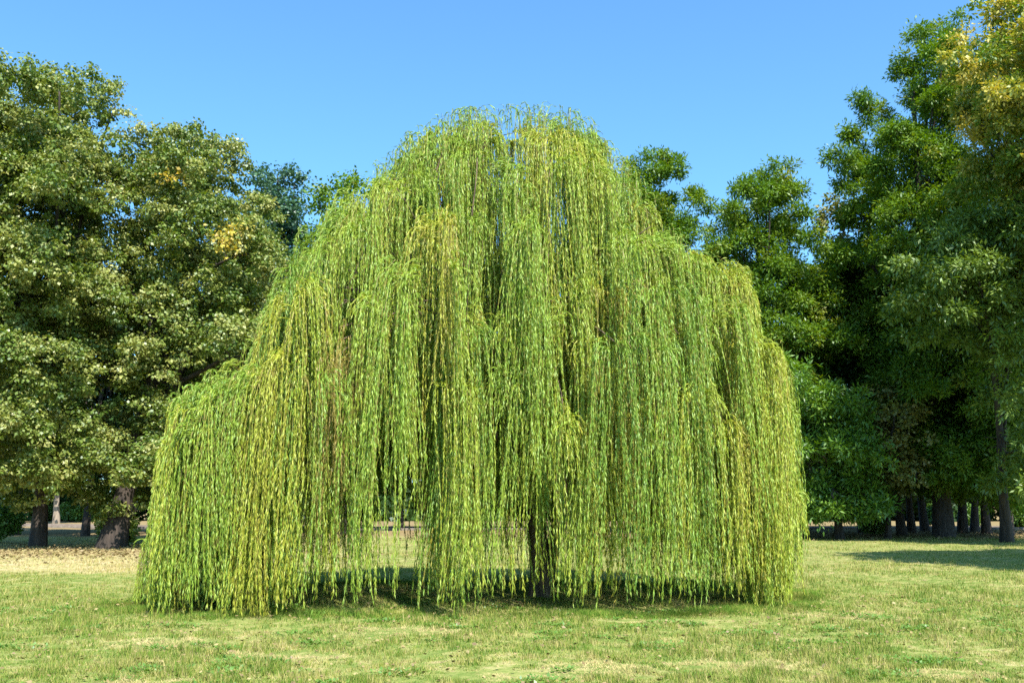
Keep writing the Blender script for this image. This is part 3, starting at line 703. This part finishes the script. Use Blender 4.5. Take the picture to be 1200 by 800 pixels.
# slots between the hanging ropes
xh = p0[:, 0] + sdir[:, 0] * sa; col = np.sin(xh * 5.6) + np.sin(xh * 11.3 + 1.3) + .7 * np.sin(xh * 2.3 + .6 * p0[:, 2] + p0[:, 1])
k = (col < -.55) & (p0[:, 1] < WY) & (r.random(len(p0)) < .88)
k |= (r.random(len(p0)) < .25) & (col < .2) & (p0[:, 1] < WY + 1)
k &= ~sdry
sL[k] = np.minimum(sL[k], r.uniform(.25, .8, k.sum()))
for (pa, pb, za, prob) in ((325, 342, 470, .8), (432, 446, 380, .8), (538, 548, 420, .7), (604, 618, 400, .8), (662, 668, 430, .7), (780, 790, 420, .7), (874, 884, 440, .7), (486, 494, 250, .7), (512, 518, 260, .7), (300, 308, 560, .7), (545, 553, 210, .6), (725, 733, 330, .7), (830, 836, 400, .6)):
    pxs = 600 + (p0[:, 0] + sdir[:, 0] * sa) / p0[:, 1] * FPX * _c      # wide hollows between boughs
    k = (pxs > pa) & (pxs < pb) & (r.random(len(p0)) < prob) & (p0[:, 1] < WY + .8)
    zl = np.array([at(600, za + r.normal(0, 25), yy)[2] for yy in p0[k, 1]])
    sL[k] = np.maximum(.4, np.minimum(sL[k], p0[k, 2] - zl))
print('strands', len(p0), 'metres', sL.sum())

# keep clear windows in the curtain where the photo looks through under the crown
def strand_pos(i, s):
    a = sa[i]; h = a * (1 - np.exp(-s / a))
    dz = -(s - h) + .10 * np.sin(np.minimum(s / (a * 2.2), 1) * np.pi)
    sway = .06 * s * np.sin(sph[i] * 2.3 + s * .5) + .042 * s * np.sin(i * 7.7) + .028 * np.sin(s * 1.7 + sph[i] * 5.1 + i * .7) * np.minimum(s, 1)
    sway2 = .05 * s * np.cos(sph[i] * 1.9 + s * .4) + .015 * s * np.sin(i * 3.1)
    P = p0[i] + np.stack([sdir[i, 0] * h + sway, sdir[i, 1] * h + sway2, dz], -1)
    return P
# pull strands in to the crown's side outline (at the tree's own depth) and under its top line
LPY = np.array([150, 200, 222, 262, 298, 344, 384, 412, 430, 444, 465, 500, 560, 600, 720]); LPX = np.array([490, 446, 402, 370, 342, 322, 308, 292, 268, 235, 208, 196, 184, 176, 176])
RPY = np.array([150, 180, 215, 258, 284, 296, 312, 340, 392, 400, 412, 560, 640, 720]); RPX = np.array([690, 724, 744, 776, 790, 836, 872, 886, 888, 912, 924, 930, 932, 902])
cpy, spy = _c, _s
wisp_ = sdn < .99
rope_r = np.modf(np.abs(np.sin(sph * 12.9898) * 43758.5))[0]           # one ragged offset per rope
rope_q = np.modf(np.abs(np.sin(sph * 78.233 + 2) * 24634.6))[0]
js = np.abs(np.sin(np.arange(len(p0)) * 1.37))
tol_s = np.where(wisp_, .25 * js, -.42 + .62 * rope_r + .10 * js)
tol_t = np.where(wisp_, -.05 + .36 * js, -.55 + .62 * rope_q + .10 * js)
for it in range(3):
    need_l = np.full(len(p0), -9.); need_r = np.full(len(p0), -9.); need_t = np.full(len(p0), -9.)
    for fr in np.linspace(.05, 1, 9):
        P = strand_pos(np.arange(len(p0)), np.maximum(sL * fr, .02))
        dz = P[:, 2] - CAM_Z; dep = P[:, 1] * cpy + dz * spy; px = 600 + FPX * P[:, 0] / dep; py = 400 - FPX * (dz * cpy - P[:, 1] * spy) / dep
        need_l = np.maximum(need_l, (np.interp(py, LPY, LPX) - px) * dep / FPX); need_r = np.maximum(need_r, (px - np.interp(py, RPY, RPX)) * dep / FPX)
        need_t = np.maximum(need_t, (np.interp(px, [q[0] for q in OUT], [q[1] for q in OUT]) - py) * dep / FPX) if fr < .2 else need_t
    p0[:, 0] += np.clip(need_l - tol_s, 0, 2.5) - np.clip(need_r - tol_s, 0, 2.5)
    p0[:, 2] -= np.clip(need_t - tol_t, 0, 1.2) * .8
# no strand enters the soil
zend = strand_pos(np.arange(len(p0)), sL)[:, 2]
sL = np.where(zend < .04, sL - (.04 - zend) - .02, sL)

def willow_leaves(sel, dens, seed):
    r = np.random.default_rng(seed)
    n_i = np.maximum((sL[sel] * dens * sdn[sel]).astype(int), 5)
    I = np.repeat(sel, n_i); n = len(I)
    s = r.random(n) * sL[I]
    s = np.maximum(s, .02)
    P = strand_pos(I, s); P2 = strand_pos(I, s + .04); Tn = nrm(P2 - P)
    rad = rand_dir(r, n); rad[:, 2] *= .35
    D = nrm(Tn * 1.0 + rad * r.uniform(.15, .7, n)[:, None] + np.array([0, 0, -.25]))
    Nn = nrm(rad + rand_dir(r, n) * .7 + np.array([0, 0, .25]))
    L = r.uniform(.045, .10, n)
    V, F = leaf_geo(P - WB, D, Nn, L, L * r.uniform(.12, .17, n), .4)
    return V, F, r.random(n), np.clip(st[I] + r.normal(0, .05, n), 0, 1)

def twig_ribbons(sel, seg=12):
    k = np.arange(seg + 1) / seg
    I = np.repeat(sel, seg + 1); s = np.tile(k, len(sel)) * sL[I]
    P = strand_pos(I, np.maximum(s, 1e-3)) - WB
    a = (I * 2.399) % 6.283; w = (.003 * (1 - .75 * np.tile(k, len(sel))) + .001)
    S = np.stack([np.cos(a), np.sin(a), 0 * a], -1) * w[:, None]
    V = np.stack([P - S, P + S], 1).reshape(-1, 3)
    b = (np.arange(len(sel))[:, None] * (seg + 1) + np.arange(seg)[None]).ravel() * 2
    F = np.stack([b, b + 1, b + 3, b + 2], -1)
    return V, F
allS = np.arange(len(p0)); g = allS[~sdry]; dsel = allS[sdry]
V, F, a, b = willow_leaves(g, 66, 3)
V2, F2 = twig_ribbons(g)
nF = len(F)
me = make_mesh('crown', np.concatenate([V, V2]), [F, F2 + len(V)], [M_WILLOW, M_TWIG], {'rnd': np.concatenate([a, r.random(len(F2))]), 'tone': np.concatenate([b, r.random(len(F2))])})
mi = np.zeros(nF + len(F2), np.int32); mi[nF:] = 1; me.polygons.foreach_set('material_index', mi)
link('crown', me, willow)
V, F, a, b = willow_leaves(dsel, 44, 4)
V2, F2 = twig_ribbons(dsel)
o = link('dry_fronds', make_mesh('dry_fronds', np.concatenate([V, V2]), [F, F2 + len(V)], M_DRY, {'rnd': np.concatenate([a, r.random(len(F2))]), 'tone': np.concatenate([b, r.random(len(F2))])}), willow)
o['label'] = 'brown withered fronds'
COUNT['willow'] = nF

# trunk and limbs
tp = np.array([at(634, 700, WY), at(633, 660, WY), at(628, 610, WY), at(623, 560, WY), at(621, 510, WY), at(626, 460, WY), at(630, 410, WY), at(622, 350, WY), at(612, 290, WY)]) - WB
tp[0] = (0, 0, -.15); tt = np.linspace(0, 8, 33); tpi = np.stack([np.interp(tt, np.arange(9), tp[:, k]) for k in range(3)], -1)
for _ in range(3): tpi[1:-1] = (tpi[:-2] + tpi[1:-1] + tpi[2:]) / 3
trad = np.interp(tt, [0, .6, 2, 5, 8], [.25, .175, .15, .12, .06])
V, Fq, Ft = tube(tpi, trad, 16, .09, 3)
link('trunk', make_mesh('trunk', V, [Fq, Ft], M_BARKW, smooth=True), willow)
# second stem leaning away from the foot
sp = bezier(np.array([.08, .1, .1]), np.array([.35, .2, 2.2]), np.array([1.5, .5, 4.6]), 16)
V, Fq, Ft = tube(wander(sp, .02, r), np.linspace(.13, .06, 16), 12, .08, 8)
link('limb', make_mesh('limb', V, [Fq, Ft], M_BARKW, smooth=True), willow)
# limbs arch out to groups of heads
hp = heads[:, :3] - WB
key = np.argsort(np.arctan2(hp[:, 1] * 1.4, hp[:, 0]) + .0 * hp[:, 2])
for gi, grp in enumerate(np.array_split(key, 16)):
    grp = list(grp); c = hp[grp].mean(0)
    k = int(r.integers(13, 28)); q0 = tpi[k]
    c = c.copy(); c[2] = max(c[2] * .93, q0[2] + .4)
    b_ = wander(bezier(q0, q0 * .55 + c * .45 + np.array([0, 0, .7]), c, 12), .04, r)
    cap = lambda q: np.concatenate([q[:, :2], np.maximum(np.minimum(q[:, 2:], (np.minimum(np.minimum(top_h(q[:, :1] + WB[0] - .7), top_h(q[:, :1] + WB[0] + .5)), top_h(q[:, :1] + WB[0])) - np.where(q[:, :1] < -3, 1.3, .35))), .3)], 1)
    b_ = cap(b_)
    lr = np.linspace(trad[k] * .55, .028, 12)
    tubes = [tube(b_, lr, 8, .06, gi)]
    for h in grp:
        kk = int(r.integers(5, 12)); s0 = b_[kk]; e_ = hp[h] + (0, 0, .04)
        m_ = (s0 + e_) / 2 + np.array([0, 0, .22 * np.linalg.norm(e_ - s0)])
        tubes.append(tube(cap(wander(bezier(s0, m_, e_, 7), .02, r)), np.linspace(lr[kk] * .5, .008, 7), 5, 0, h))
    V, Fs = join_tubes(tubes)
    link('limb', make_mesh('limb', V, Fs, M_BARKW, smooth=True), willow)

print('leaf faces', sum(COUNT.values()), COUNT)
